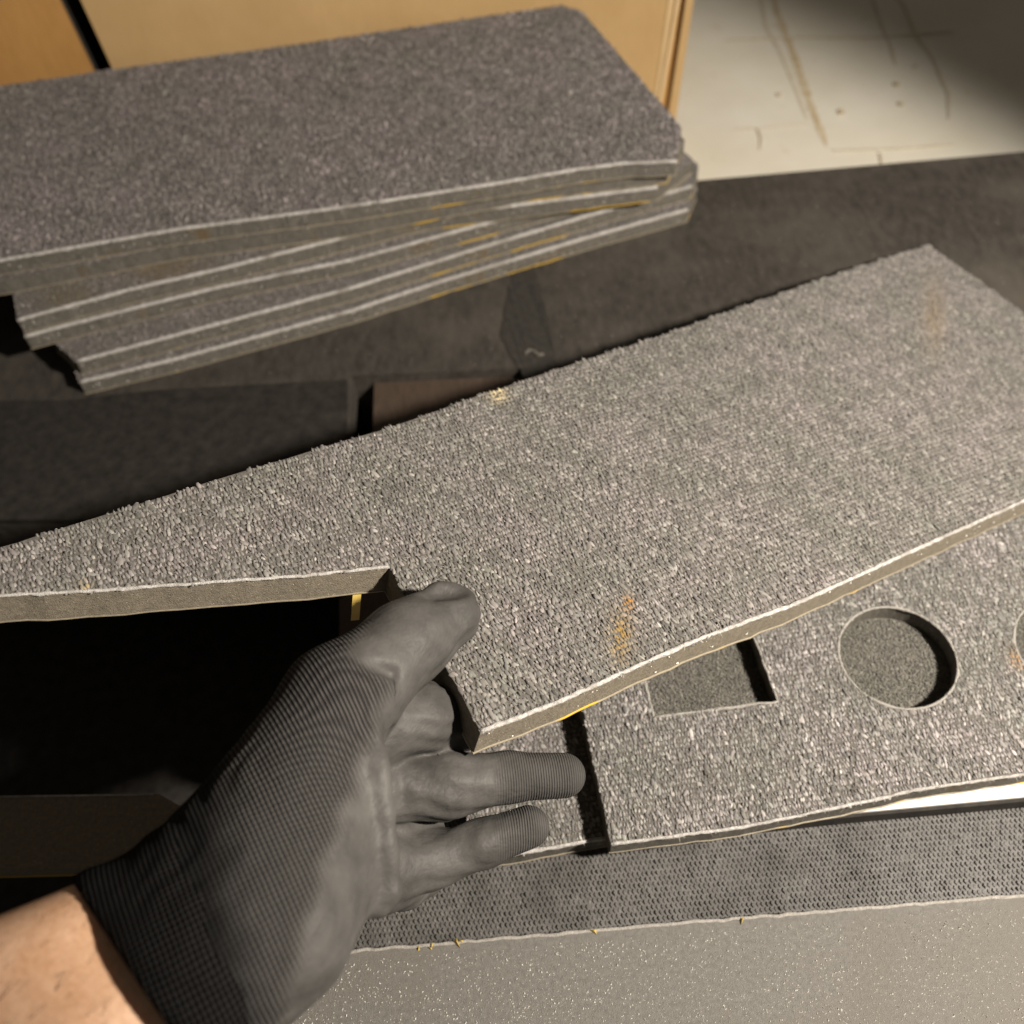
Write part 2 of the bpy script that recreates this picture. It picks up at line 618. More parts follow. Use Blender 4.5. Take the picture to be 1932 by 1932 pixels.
def stain(pxs, wpx, mat, i):
    cpts = resample([P(x, y, BZ + 0.0004) for x, y in pxs], 0.004, 0, closed=False)
    L, Rr = [], []
    ws = wpx / FPX * 0.95
    for k, p in enumerate(cpts):
        t = unit(cpts[min(k + 1, len(cpts) - 1)] - cpts[max(k - 1, 0)])
        s = np.array([-t[1], t[0], 0])
        wv = ws * (0.6 + 0.8 * rng.random()) * min(1, 0.3 + (len(cpts) - 1 - k) * 0.2) * 0.5
        L.append(p + s * wv)
        Rr.append(p - s * wv)
    V = L + Rr
    n_ = len(L)
    Fc = [(k, k + 1, n_ + k + 1, n_ + k)[::-1] for k in range(n_ - 1)]
    V = [q + np.array([0, 0, 0.0002 * i]) for q in V]
    part('stain_streak', V, Fc, M[mat], board)


for i, (pxs, wp, mt) in enumerate([
        ([(1455, -30), (1465, 20), (1500, 110), (1530, 200), (1560, 276)], 13, 'stain'),
        ([(1430, -30), (1445, 50), (1478, 110), (1510, 190), (1523, 225)], 6, 'stain2'),
        ([(1640, -20), (1660, 40), (1680, 85), (1690, 125)], 6, 'stain2'),
        ([(1680, -20), (1705, 10), (1730, 70), (1760, 110), (1790, 180), (1790, 225)], 6, 'stain2'),
        ([(1370, 78), (1500, 72), (1640, 72), (1800, 60)], 7, 'stain2'),
        ([(1385, 245), (1432, 244), (1530, 233)], 3, 'stain2'),
        ([(1430, 245), (1436, 262), (1434, 285)], 4, 'stain2'),
        ([(1660, 290), (1665, 318)], 4, 'stain2'),
        ([(1572, 286), (1700, 282), (1800, 274)], 4, 'stain2')]):
    stain(pxs, wp, mt, i)
for x, y, r in [(1588, 210, 9), (1692, 158, 8), (1700, 195, 6), (1728, 124, 4), (1470, 178, 5)]:
    c = P(x, y, BZ + 0.0024)
    rr = r / FPX * 0.85
    ring = [c + rr * (0.8 + 0.4 * rng.random()) * np.array([math.cos(a) * 0.8, math.sin(a) * 1.2, 0]) for a in np.linspace(0, 2 * math.pi, 11)[:-1]]
    part('stain_spot', ring, [tuple(range(10))], M['stain'], board)

# ------------------------------------------------------------------ cardboard boxes
def cardboard(name, c0, c1):
    m, nt, b = material(name, 0.85, 0.2)
    v = coords(nt, (1, 1, 0.15))
    c = ramp(nt, noise(nt, v, 330, 3), [(0.3, c0), (0.7, c1)])
    c2 = ramp(nt, noise(nt, coords(nt), 12, 4), [(0.35, (0.88, 0.86, 0.82)), (0.7, (1, 1, 1))])
    nt.links.new(mixc(nt, 1.0, c, c2, 'MULTIPLY'), b.inputs['Base Color'])
    bump(nt, b, noise(nt, v, 180, 2), 0.0003, 0.4)
    return m


M['card'] = cardboard('cardboard', (0.455, 0.31, 0.15), (0.475, 0.325, 0.16))
M['card2'] = cardboard('cardboard_orange', (0.42, 0.23, 0.075), (0.47, 0.26, 0.09))
M['cardpale'] = cardboard('cardboard_pale', (0.58, 0.43, 0.24), (0.66, 0.50, 0.30))
A0, A1 = P(205, 122, 0.073), P(1060, 2, 0.073)
A0, A1 = A0 + np.array([0, 0.006, 0]), A1 + np.array([0, 0.006, 0])
bd = unit((A1 - A0) * np.array([1, 1, 0]))
be = np.array([-bd[1], bd[0], 0])


def on_front(px, py, off=0.0):
    return PP(px, py, A0 + be * off, -be)


def panel_box(a, b_, z0, z1, th, back):
    """upright board from a to b_ (xy), thickness th behind"""
    o = [np.array([a[0], a[1], 0]), np.array([b_[0], b_[1], 0])]
    t_ = unit(o[1] - o[0])
    nb = np.array([-t_[1], t_[0], 0]) * back
    loop = [o[0], o[1], o[1] + nb * th, o[0] + nb * th]
    V = [p + UP * z1 for p in loop] + [p + UP * z0 for p in loop]
    return V, [(0, 1, 2, 3), (7, 6, 5, 4), (0, 4, 5, 1), (1, 5, 6, 2), (2, 6, 7, 3), (3, 7, 4, 0)]


pr_ = on_front(1262, 150)
pl_ = on_front(178, 60)
box = thing('cardboard_box', [(pl_[0] + pr_[0]) / 2, pr_[1], BZ], 'large tan cardboard box with frayed right corner behind the stack', 'box')
def slant_panel(nm, tl, tr, br, bl, th, mat, root):
    q = [np.asarray(x) for x in (tl, tr, br, bl)]
    V = q + [p + be * th for p in q]
    return part(nm, V, [(0, 3, 2, 1), (4, 5, 6, 7), (0, 1, 5, 4), (1, 2, 6, 5), (2, 3, 7, 6), (3, 0, 4, 7)], M[mat], root)


def ext(a, b_, k):
    return np.asarray(a) + (np.asarray(b_) - np.asarray(a)) * k


def quad_px(t0, t1, b0, b1, off, z_top=0.45):
    """panel on the box front: its two side edges run through the pixel pairs (t0,b0) and (t1,b1), from z_top to the board"""
    out = []
    for t, bb in ((t0, b0), (t1, b1)):
        p, q = on_front(*t, off), on_front(*bb, off)
        k1 = (z_top - q[2]) / (p[2] - q[2])
        k0 = (BZ + 0.001 - q[2]) / (p[2] - q[2])
        out.append((ext(q, p, k1), ext(q, p, k0)))
    return out[0][0], out[1][0], out[1][1], out[0][1]


slant_panel('front_panel', *quad_px((152, 0), (1284, 0), (210, 125), (1240, 210), 0), 0.004, 'card', box)
slant_panel('torn_ply', *quad_px((1262, 0), (1270, 0), (1235, 190), (1240, 190), -0.0012), 0.001, 'cardpale', box)
slant_panel('torn_ply', *quad_px((1276, 0), (1283, 0), (1243, 190), (1250, 190), -0.0022), 0.002, 'cardpale', box)
slant_panel('corner_flap', *quad_px((1294, 0), (1309, 0), (1262, 210), (1277, 210), -0.001), 0.005, 'card', box)
slant_panel('inner_ply', *quad_px((1280, 0), (1298, 0), (1238, 210), (1266, 210), 0.0065), 0.004, 'card2', box)
sp = quad_px((1300, 0), (1308, 0), (1268, 210), (1276, 210), 0.006)
V = [sp[1], sp[2], sp[2] + be * 0.28, sp[1] + be * 0.28]
V = V + [p - bd * 0.004 for p in V]
part('side_panel', V, [(0, 1, 2, 3), (7, 6, 5, 4), (0, 4, 5, 1), (1, 5, 6, 2), (2, 6, 7, 3), (3, 7, 4, 0)], M['card'], box)
sp = quad_px((152, 0), (1284, 0), (210, 125), (1240, 210), 0.006)
V = [sp[0], sp[3], sp[3] + be * 0.28, sp[0] + be * 0.28]
V = V + [p + bd * 0.004 for p in V]
part('side_panel', V, [(3, 2, 1, 0), (4, 5, 6, 7), (1, 5, 4, 0), (2, 6, 5, 1), (3, 7, 6, 2), (0, 4, 7, 3)], M['card'], box)
# neighbouring box to the left
q = quad_px((-420, 0), (112, 0), (-380, 125), (172, 125), 0.006)
box2 = thing('cardboard_box', [q[2][0] - 0.1, q[2][1], BZ], 'orange brown cardboard box at the far left beyond a dark gap', 'box')
slant_panel('front_panel', *q, 0.004, 'card2', box2)
V = [q[1] + be * 0.006, q[2] + be * 0.006, q[2] + be * 0.28, q[1] + be * 0.28]
V = V + [p - bd * 0.004 for p in V]
part('side_panel', V, [(0, 1, 2, 3), (7, 6, 5, 4), (0, 4, 5, 1), (1, 5, 6, 2), (2, 6, 7, 3), (3, 7, 4, 0)], M['dark'], box2)  # cardboard side coloured near black for the shade in the gap

# ------------------------------------------------------------------ stack of carpet pads
TH = 0.0122
stack = [
    # top outline in image space at height z, the first K points run along the near edge
    ('top carpet pad of the stack, broad brownish grey pile showing', 0.0735,
     [(-260, 530), (0, 490), (332, 432), (660, 388), (960, 341), (1090, 318), (1180, 307), (1277, 303), (1286, 238), (1098, 20), (1058, 8), (600, 76), (0, 160), (-300, 205)], 8),
    ('second carpet pad from the top of the stack, yellow film corner', 0.0612,
     [(-260, 560), (0, 528), (332, 462), (660, 418), (1000, 352), (1260, 318), (1292, 262), (1100, 70), (600, 130), (-300, 260)], 6),
    ('third carpet pad from the top of the stack, dirty yellowed edge', 0.0489,
     [(32, 603), (249, 544), (415, 506), (660, 444), (800, 408), (1240, 352), (1305, 300), (1120, 110), (600, 170), (-20, 300)], 6),
    ('fourth carpet pad from the top of the stack, grey cut edge', 0.0367,
     [(46, 634), (104, 618), (249, 581), (415, 540), (660, 490), (1002, 397), (1173, 352), (1278, 330), (1308, 300), (1120, 130), (600, 200), (0, 330)], 8),
    ('second carpet pad from the bottom of the stack, crisp edge whitened as if lit', 0.0245,
     [(143, 681), (332, 631), (660, 543), (900, 468), (1105, 407), (1306, 350), (1318, 310), (1120, 150), (600, 230), (95, 640)], 6),
    ('bottom carpet pad of the stack resting on the bench', 0.0123,
     [(149, 720), (332, 676), (660, 586), (831, 530), (1105, 448), (1298, 394), (1316, 350), (1120, 190), (600, 260), (125, 660)], 6),
]
for i, (lab, z, px, k) in enumerate(stack):
    ol = zpoly(px, z)
    al = ol[k - 1] - ol[1]
    top = i == 0
    make_pad('carpet_pad', lab, ol, UP, TH - 0.0002, al, None if i == 1 else list(range(k)),
             heather(0.24 if top else 0.25, 0.34, (1.0, 0.93, 0.92), spots=() if i != 2 else
                     [(300, 500, 90, 30, (0.22, 0.15, 0.06)), (130, 560, 60, 30, (0.2, 0.16, 0.09)), (560, 445, 120, 20, (0.24, 0.17, 0.07))]),
             100 + i, group='carpet pads in the stack', spacing=0.0015, width=0.00062, length=0.0014 if top else 0.0010, stretch=2.3 if top else 1.5, rows=1.6 if top else 1.3,
             lean=(0.0, -0.2), flat=0.5, edge_r=0.0013, wall_flecks=170, sides=4 if top else 3,
             keep=None if top else (lambda X, Y: np.ones(len(X), bool) & (Y > 270)))

# ------------------------------------------------------------------ lower pad, holed pad, strips, foreground slab
lp = zpoly([(900, 1622), (1020, 1602), (1147, 1579), (1700, 1480), (1640, 1150), (1050, 1240), (820, 1300)], 0.0195)
make_pad('carpet_pad', 'grey carpet pad peeking out beneath the fingers, left of the holed pad', lp, UP, 0.0125, lp[2] - lp[0], [0, 1, 2],
         heather(0.25, 0.27), 201, edge_r=0.0010, keep=lambda X, Y: X < 1200, stretch=1.9, rows=1.85, spacing=0.00135, width=0.00066, length=0.0010, flat=0.35, sides=6, fuzz=1.0)
hz = 0.0330
hp = zpoly([(1153, 1592), (1400, 1560), (1650, 1508), (1723, 1490), (1932, 1460), (2200, 1420), (2120, 900), (1500, 1000), (1058, 1180), (1100, 1345)], hz)


def circle_px(x, y, r, k=40):
    c = P(x, y, hz)
    return [c + r * np.array([math.cos(a), math.sin(a), 0]) for a in np.linspace(0, 2 * math.pi, k + 1)[:-1]]


h1 = circle_px(1694, 1237, 0.0285)
h2 = circle_px(2030, 1222, 0.0285)
sq = zpoly([(1234, 1352), (1468, 1322), (1410, 1165), (1195, 1200)], hz)
holed = make_pad('carpet_pad', 'light grey carpet pad with one square and round cut-out holes', hp, UP, 0.0125, hp[2] - hp[0], [0, 1, 2, 3, 4, 5],
                 heather(0.265, 0.27, (1, 0.965, 0.93), spots=[(1920, 1240, 14, 20, (0.4, 0.2, 0.04)), (1335, 1460, 10, 8, (0.06, 0.05, 0.04)), (1610, 1490, 12, 10, (0.08, 0.07, 0.06))]),
                 202, holes=[h1, h2, sq], stretch=1.9, rows=1.85, spacing=0.00135, width=0.00066, length=0.0010, flat=0.35, sides=6, fuzz=1.0, foam='foam', wall_flecks=0, edge_r=0.0008)
bk = [p - UP * 0.0118 for p in hp]
cen = np.mean(bk, axis=0)
V, Fc = prism([p + (cen - p) * 0.04 for p in bk], UP, 0.0006)
part('backing_sheet', V, Fc, M['holefloor'], holed)
for h in (h1, h2, sq):
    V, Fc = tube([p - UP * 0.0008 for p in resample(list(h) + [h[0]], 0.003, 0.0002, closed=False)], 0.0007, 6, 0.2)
    part('lit_edge', V, Fc, M['lit_felt_dim'], holed, smooth=True)  # hole rims coloured paler, as where light catches them

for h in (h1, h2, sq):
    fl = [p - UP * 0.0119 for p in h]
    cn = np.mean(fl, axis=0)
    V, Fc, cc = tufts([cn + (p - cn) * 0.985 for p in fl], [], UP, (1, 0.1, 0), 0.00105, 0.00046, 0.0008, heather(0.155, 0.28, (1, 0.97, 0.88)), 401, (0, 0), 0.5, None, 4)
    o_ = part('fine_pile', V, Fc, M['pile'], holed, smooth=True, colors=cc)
    o_['kind'] = 'stuff'

# white strip standing in for the brightly lit edge of the holed pad
ws = zpoly([(1450, 1552), (1600, 1534), (1932, 1503), (2200, 1478), (2180, 1380), (1460, 1460)], 0.0155)
wt = thing('lit_strip', np.mean(ws, axis=0) - UP * 0.011, 'white strip standing in for the lit edge at the right end of holed pad', 'strip')
V, Fc = prism(ws, UP, 0.0016)
part('lit_face', V, Fc, M['white'], wt)
V, Fc = prism([p - UP * 0.0018 for p in zpoly([(1250, 1578), (1600, 1540), (1932, 1510), (2200, 1486), (2180, 1390), (1300, 1480)], 0.0155)], UP, 0.0085)
part('shade_base', V, Fc, M['black'], wt)  # black base put in for the shadow gap below the strip

# ribbed rubber strip
rb = zpoly([(300, 1880), (640, 1815), (1200, 1770), (1932, 1708), (2300, 1680), (2300, 1400), (1300, 1480), (300, 1600)], 0.004)
rbt = thing('ribbed_mat', np.mean(rb, axis=0) - UP * 0.01, 'dark ribbed rubber mat strip between pads and foreground slab', 'rubber mat')
V, Fc = prism(rb, UP, 0.012)
part('mat_base', V, Fc, M['knurl'], rbt)
u, v_, _n = frame_of(UP, P(1932, 1708, 0) - P(640, 1815, 0))
o = np.asarray(rb[0])
a = np.array([((p - o) @ u, (p - o) @ v_) for p in rb])
pitch = 0.0022
V, Fc = [], []
kk = 0
for r_i, yy in enumerate(np.arange(a[:, 1].min(), a[:, 1].max(), pitch * 1.15)):
    xs = np.arange(a[:, 0].min(), a[:, 0].max(), pitch) + (r_i % 2) * pitch * 0.5
    pw = o + xs[:, None] * u + yy * v_
    px, py = proj(pw)
    ok = (px > 560) & (px < 2050) & (py < 1830) & (py > 1480) & inside(xs, np.full(len(xs), yy), [tuple(q) for q in a])
    for p in pw[ok]:
        jj = 1 + rng.normal(0, 0.10)
        hx, hy, hh = pitch * 0.40 * jj, pitch * 0.62 * jj, 0.0008 * (1 + rng.normal(0, 0.25))
        p = p + u * rng.normal(0, 0.00008) + v_ * rng.normal(0, 0.00008)
        V += [p - hx * u, p - hy * v_ + hx * .2 * u, p + hx * u, p + hy * v_ - hx * .2 * u,
              p - hx * .45 * u + UP * hh, p - hy * .5 * v_ + UP * hh, p + hx * .45 * u + UP * hh, p + hy * .5 * v_ + UP * hh]
        b0 = kk * 8
        Fc += [(b0 + 4, b0 + 5, b0 + 6, b0 + 7), (b0, b0 + 1, b0 + 5, b0 + 4), (b0 + 1, b0 + 2, b0 + 6, b0 + 5),
               (b0 + 2, b0 + 3, b0 + 7, b0 + 6), (b0 + 3, b0, b0 + 4, b0 + 7)]
        kk += 1
ro = part('raised_stud', V, Fc, M['knurl'], rbt)
ro['kind'] = 'stuff'

# foreground slab with pale flecks
fz = 0.011
fg = zpoly([(200, 1850), (640, 1798), (1000, 1766), (1400, 1732), (1932, 1690), (2300, 1660), (2500, 2300), (100, 2300)], fz)
fgt = thing('foam_slab', np.mean(fg, axis=0) - UP * 0.02, 'smooth grey foam slab with pale flecks along the bottom edge', 'foam slab')
V, Fc = prism(resample(fg, 0.01, 0.0002), UP, 0.022)
part('slab_body', V, Fc, M['slab'], fgt)
path = resample(fg[0:6], 0.004, 0.0002, closed=False)
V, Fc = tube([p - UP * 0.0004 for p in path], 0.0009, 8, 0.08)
part('lit_edge', V, Fc, M['lit_felt_dim'], fgt, smooth=True)  # light line of the back edge put into a paler tube
N = 5200
pts = np.array([P(x, y, fz + 0.0001) for x, y in zip(rng.uniform(430, 1950, N), rng.uniform(1700, 1960, N)) if y > 1812 - (x - 640) * 0.0845 + 3])
pts = pts[: 3600]
V, Fc = flecks(pts, UP, 0.00027, 31)
fk = part('pale_fleck', V, Fc, M['fleck'], fgt)
fk['kind'] = 'stuff'
V, Fc = [], []
pts = [P(x, y, fz + 0.0004) for x, y in [(790, 1790), (815, 1783), (862, 1778), (870, 1776), (1120, 1757), (1400, 1736), (812, 1789)]]
V, Fc = flecks(pts, UP, 0.0013, 5)
part('yellow_crumb', V, Fc, M['film_yellow'], fgt)
cr = [P(1928, 1745, fz + .0003), P(1934, 1760, fz + .0003), P(1945, 1785, fz + .0003)]
# strip of foam at the left with its yellow film
ls = zpoly([(-500, 1650), (0, 1640), (290, 1632), (420, 1560), (300, 1498), (0, 1503), (-500, 1512)], 0.010)
lt = thing('foam_strip', np.mean(ls, axis=0) - UP * 0.012, 'dim grey foam strip with yellow film edge left of wrist', 'foam strip')
V, Fc = prism(resample(ls, 0.01, 0.0004), UP, 0.010)
part('foam_core', V, Fc, M['foam_lit'], lt)  # paler foam brightens the strip against the shadow
V, Fc = prism([p - UP * 0.0104 + np.array([0, -0.0006, 0]) for p in ls], UP, 0.001)
part('adhesive_film', V, Fc, M['film_yellow'], lt)
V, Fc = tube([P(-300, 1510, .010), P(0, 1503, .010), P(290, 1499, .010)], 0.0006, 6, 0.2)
part('lit_edge', V, Fc, M['lit_felt'], lt)  # pale tube stands for the strip's lit edge

# ------------------------------------------------------------------ the lifted pad
N0 = Q(905, 1383, 0.345)
n_h = np.cross(P(1932, 950, .058) - N0, P(1750, 460, .018) - N0)
n_h = unit(n_h if n_h[2] > 0 else -n_h)
lift_px = [(908, 1378), (1060, 1320), (1200, 1256), (1330, 1200), (1500, 1138), (1700, 1048), (1932, 944), (2240, 806),
           (1935, 590), (1752, 460), (1600, 508), (1430, 566), (1250, 630), (1020, 705), (900, 745), (735, 805), (640, 832), (400, 905), (200, 968), (0, 1030), (-330, 1130),
           (-330, 1160), (0, 1122), (200, 1112), (400, 1096), (560, 1085), (735, 1068), (790, 1165), (835, 1245)]
lo_ = [PP(x, y, N0, n_h) for x, y in lift_px]
near_i = list(range(0, 8))
lift = make_pad('carpet_pad', 'notched grey carpet pad lifted by the gloved hand', lo_, n_h, 0.0160, lo_[6] - lo_[0], near_i,
                heather(0.225, 0.25, (1, 0.955, 0.90), spots=[(940, 745, 16, 14, (0.75, 0.62, 0.36)), (1185, 1140, 9, 16, (0.42, 0.20, 0.03)), (1170, 1200, 22, 45, (0.30, 0.20, 0.07)),
                                                           (160, 1105, 14, 8, (0.4, 0.32, 0.17)), (1760, 600, 20, 60, (0.25, 0.20, 0.14))]),
                301, stretch=1.9, rows=1.85, spacing=0.00135, width=0.00066, length=0.0010, flat=0.35, sides=6, fuzz=1.0, foam='foam_lit', wall_flecks=45, edge_r=0.0010)
path = resample([lo_[i] for i in range(21, 27)], 0.003, 0.0002, closed=False)
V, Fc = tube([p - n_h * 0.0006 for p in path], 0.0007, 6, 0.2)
part('lit_edge', V, Fc, M['lit_felt'], lift, smooth=True)  # arm edge gets the same painted lit line
# loose yellow film strip hanging below the notch
ys = [PP(x, y, N0 - n_h * 0.0175, n_h) for x, y in [(668, 1090), (684, 1090), (678, 1168), (662, 1170)]]
V, Fc = prism(ys, n_h, 0.0005)
part('loose_film_strip', V, Fc, M['film_yellow'], lift)

# ------------------------------------------------------------------ gloved hand: signed distances meshed with surface nets
def smin(a, b, k):
    h = np.clip(0.5 + 0.5 * (b - a) / k, 0, 1)
    return b * (1 - h) + a * h - k * h * (1 - h)


def cone(Pt, a, b, ra, rb):
    ba = b - a
    t = np.clip(((Pt - a) @ ba) / (ba @ ba), 0, 1)
    q = Pt - (a + t[..., None] * ba)
    return np.sqrt((q * q).sum(-1)) - (ra + (rb - ra) * t)


def chain(Pt, pts, k=0.004):
    d_ = None
    for (p, r1), (q, r2) in zip(pts[:-1], pts[1:]):
        e_ = cone(Pt, p, q, r1, r2)
        d_ = e_ if d_ is None else smin(d_, e_, k)
    return d_


def ell(Pt, c, ax, r):
    q = np.stack([((Pt - c) @ a_) / rr for a_, rr in zip(ax, r)], -1)
    L = np.sqrt((q * q).sum(-1))
    return (L - 1) * min(r)


def K(x, y, d, r):
    return (Q(x, y, d), r)


WR = Q(350, 1785, 0.285)
EL = Q(-420, 2215, 0.245)
AX = unit(WR - EL)
SIDE = unit(Q(440, 1985, 0.266) - Q(270, 1590, 0.302))
SIDE = unit(SIDE - AX * (SIDE @ AX))
DEP = np.cross(AX, SIDE)
THUMB = [K(470, 1620, .303, .0255), K(640, 1325, .331, .0190), K(765, 1214, .3525, .0146), K(842, 1160, .3650, .0128)]
FINGERS = [
    [K(640, 1425, .345, .0140), K(735, 1365, .3555, .0130), K(790, 1352, .362, .0128), K(865, 1360, .3755, .0110), K(905, 1364, .381, .0095)],
    [K(635, 1505, .345, .0140), K(735, 1487, .3555, .0118), K(840, 1483, .3615, .0118), K(960, 1466, .366, .0090), K(1063, 1463, .369, .0084)],
    [K(640, 1600, .343, .0135), K(735, 1640, .3535, .0120), K(815, 1622, .3605, .0100), K(915, 1590, .3645, .0086), K(997, 1560, .3665, .0079)],
    [K(640, 1665, .339, .0125), K(715, 1670, .352, .0100), K(760, 1665, .368, .0092), K(800, 1650, .381, .0085)],
]


def glove_sdf(Pt, cuff=False):
    d_ = chain(Pt, [(WR - AX * 0.09, .030), (WR, .0275)], .01)
    # wrist is wider than deep: stretch across SIDE
    q = Pt - WR
    s = q @ SIDE
    d_ = cone(Pt - SIDE * np.clip(s, -0.010, 0.010)[..., None], WR - AX * 0.12, WR + AX * 0.0, .0245, .0215)
    if cuff:
        return d_
    d_ = smin(d_, chain(Pt, [K(395, 1830, .276, .0235), K(520, 1745, .288, .0230), K(602, 1650, .311, .0155)]), .016)
    d_ = smin(d_, chain(Pt, [K(420, 1740, .286, .0240), K(560, 1560, .306, .0215), K(602, 1425, .330, .0145)]), .016)
    d_ = smin(d_, chain(Pt, [K(560, 1650, .304, .0200), K(600, 1540, .325, .0150)]), .014)
    d_ = smin(d_, chain(Pt, THUMB, .006), .012)
    # loose fold of coated palm standing in front of the finger roots
    fold = None
    for (x0, y0, d0), (x1, y1, d1) in [((600, 1430, .307), (702, 1382, .3165)), ((600, 1470, .305), (714, 1430, .3120)), ((600, 1520, .303), (720, 1480, .3095)),
                                       ((600, 1560, .302), (725, 1530, .3080)), ((600, 1600, .301), (730, 1580, .3068)), ((600, 1640, .300), (734, 1630, .3060)),
                                       ((600, 1680, .299), (738, 1680, .3060)), ((600, 1700, .297), (714, 1712, .3050))]:
        e_ = cone(Pt, Q(x0, y0, d0), Q(x1, y1, d1), .0042, .0024)
        fold = e_ if fold is None else smin(fold, e_, .007)
    fold = smin(fold, chain(Pt, [K(702, 1382, .3165, .0024), K(717, 1455, .3108, .0022), K(725, 1530, .3080, .0022), K(732, 1605, .3064, .0022), K(738, 1680, .3060, .0022), K(714, 1712, .3050, .0022)], .003), .004)
    web = chain(Pt, [K(735, 1380, .3600, .0085), K(738, 1487, .3600, .0085), K(735, 1633, .3600, .0085)], .004)
    d_ = smin(d_, web, .003)
    d_ = smin(d_, chain(Pt, [K(735, 1555, .3640, .0090), K(800, 1556, .3700, .0075)], .003), .003)
    gr = chain(Pt, [K(738, 1400, .3285, .0050), K(744, 1540, .3250, .0055), K(750, 1690, .3235, .0055)], .003)
    d_ = -smin(-d_, gr, .003)
    d_ = smin(d_, fold, .0030)
    for F_ in FINGERS:
        d_ = smin(d_, chain(Pt, F_, .0035), .0022)
    # creases: thumb joint, thumb tip pinch, finger joints, palm heel
    for (c0, c1, r, k) in [
            ((682, 1243, .3185), (738, 1272, .3280), .0012, .005),
            ((815, 1118, .3560), (872, 1106, .3600), .0036, .004),
            ((760, 1440, .3438), (764, 1530, .3440), .0008, .004),
            ]:
        e_ = cone(Pt, Q(*c0), Q(*c1), r, r)
        d_ = -smin(-d_, e_, k)
    # low wrinkles
    d_ = d_ + 0.00035 * np.sin(900 * (Pt @ unit((0.5, 0.3, 0.8))) + 4 * np.sin(160 * (Pt @ unit((0.2, -0.9, 0.3))))) * \
        np.clip(np.sin(70 * (Pt @ unit((0.9, 0.1, -0.4)))), 0, 1)
    return d_


def nets(fn, lo3, hi3, h):
    ax_ = [np.arange(lo3[i], hi3[i] + h, h) for i in range(3)]
    nx, ny, nz = map(len, ax_)
    G = np.empty((nx, ny, nz), np.float32)
    Yg, Zg = np.meshgrid(ax_[1], ax_[2], indexing='ij')
    step = max(1, int(4e5 / (ny * nz)))
    for i in range(0, nx, step):
        xs = ax_[0][i:i + step]
        Pt = np.stack([np.broadcast_to(xs[:, None, None], (len(xs), ny, nz)), np.broadcast_to(Yg, (len(xs), ny, nz)),
                       np.broadcast_to(Zg, (len(xs), ny, nz))], -1)
        G[i:i + step] = fn(Pt)
    S = G < 0
    c = np.zeros((nx - 1, ny - 1, nz - 1), np.uint8)
    for dx in (0, 1):
        for dy in (0, 1):
            for dz in (0, 1):
                c += S[dx:nx - 1 + dx, dy:ny - 1 + dy, dz:nz - 1 + dz]
    act = (c > 0) & (c < 8)
    idx = -np.ones(act.shape, np.int64)
    I, J, Kk = np.nonzero(act)
    idx[I, J, Kk] = np.arange(len(I))
    acc = np.zeros((len(I), 3))
    cnt = np.zeros(len(I))
    cor = [(dx, dy, dz) for dx in (0, 1) for dy in (0, 1) for dz in (0, 1)]
    for a_ in cor:
        for d3 in range(3):
            if a_[d3]:
                continue
            b_ = list(a_)
            b_[d3] = 1
            ga = G[I + a_[0], J + a_[1], Kk + a_[2]]
            gb = G[I + b_[0], J + b_[1], Kk + b_[2]]
            m_ = (ga < 0) != (gb < 0)
            t = np.where(m_, ga / np.where(ga == gb, 1, ga - gb), 0)
            for ax3 in range(3):
                acc[:, ax3] += np.where(m_, a_[ax3] + t * (b_[ax3] - a_[ax3]), 0)
            cnt += m_
    Vv = (np.stack([I, J, Kk], -1) + acc / cnt[:, None]) * h + np.array([ax_[i][0] for i in range(3)])
    faces = []
    for d3 in range(3):
        sl0 = [slice(None)] * 3
        sl1 = [slice(None)] * 3
        sl0[d3], sl1[d3] = slice(0, -1), slice(1, None)
        a_, b_ = S[tuple(sl0)], S[tuple(sl1)]
        o1, o2 = (d3 + 1) % 3, (d3 + 2) % 3
        p_ = np.stack(np.nonzero(a_ != b_), -1)
        ok = (p_[:, o1] > 0) & (p_[:, o2] > 0) & (p_[:, o1] < G.shape[o1] - 1) & (p_[:, o2] < G.shape[o2] - 1)
        p_ = p_[ok]
        flip = a_[tuple(p_.T)]

        def cell(s1, s2):
            q = p_.copy()
            q[:, o1] -= s1
            q[:, o2] -= s2
            return idx[q[:, 0], q[:, 1], q[:, 2]]
        f4 = np.stack([cell(1, 1), cell(0, 1), cell(0, 0), cell(1, 0)], -1)
        f4[~flip] = f4[~flip][:, ::-1]
        faces.append(f4)
    faces = np.concatenate(faces)
    return Vv, faces


def refine(fn, Vv, it=2):
    e_ = 0.0004
    for _ in range(it):
        d0 = fn(Vv)
        g_ = np.stack([fn(Vv + e_ * np.eye(3)[i]) - fn(Vv - e_ * np.eye(3)[i]) for i in range(3)], -1) / (2 * e_)
        g_ /= np.maximum(0.3, np.linalg.norm(g_, axis=1))[:, None]
        Vv = Vv - g_ * np.clip(d0, -0.0006, 0.0006)[:, None]
    return Vv


# glove body ends inside the cuff; the cuff is a slightly fuller sleeve
CUT_G = WR - AX * 0.004            # glove body starts here
CUT_C0 = WR - AX * 0.012           # cuff opening
CUT_C1 = WR + AX * 0.012           # cuff end
glove_fn = lambda Pt: np.maximum(glove_sdf(Pt), -((Pt - CUT_G) @ AX))


def cuff_fn(Pt):
    base = smin(glove_sdf(Pt, True), glove_sdf(Pt), 0.004) if False else glove_sdf(Pt)
    t = (Pt - WR) @ AX
    outer = base - 0.0010 * np.clip((0.009 - t + 0.0015 * np.sin((Pt @ SIDE) * 260)) / 0.006, -1, 1) - 0.0013 * np.exp(-((t + 0.0105 - 0.21 * ((Pt - WR) @ SIDE)) / 0.006) ** 2)
    return np.maximum(np.maximum(outer, -(t + 0.0145 - 0.21 * ((Pt - WR) @ SIDE))), t - 0.016)


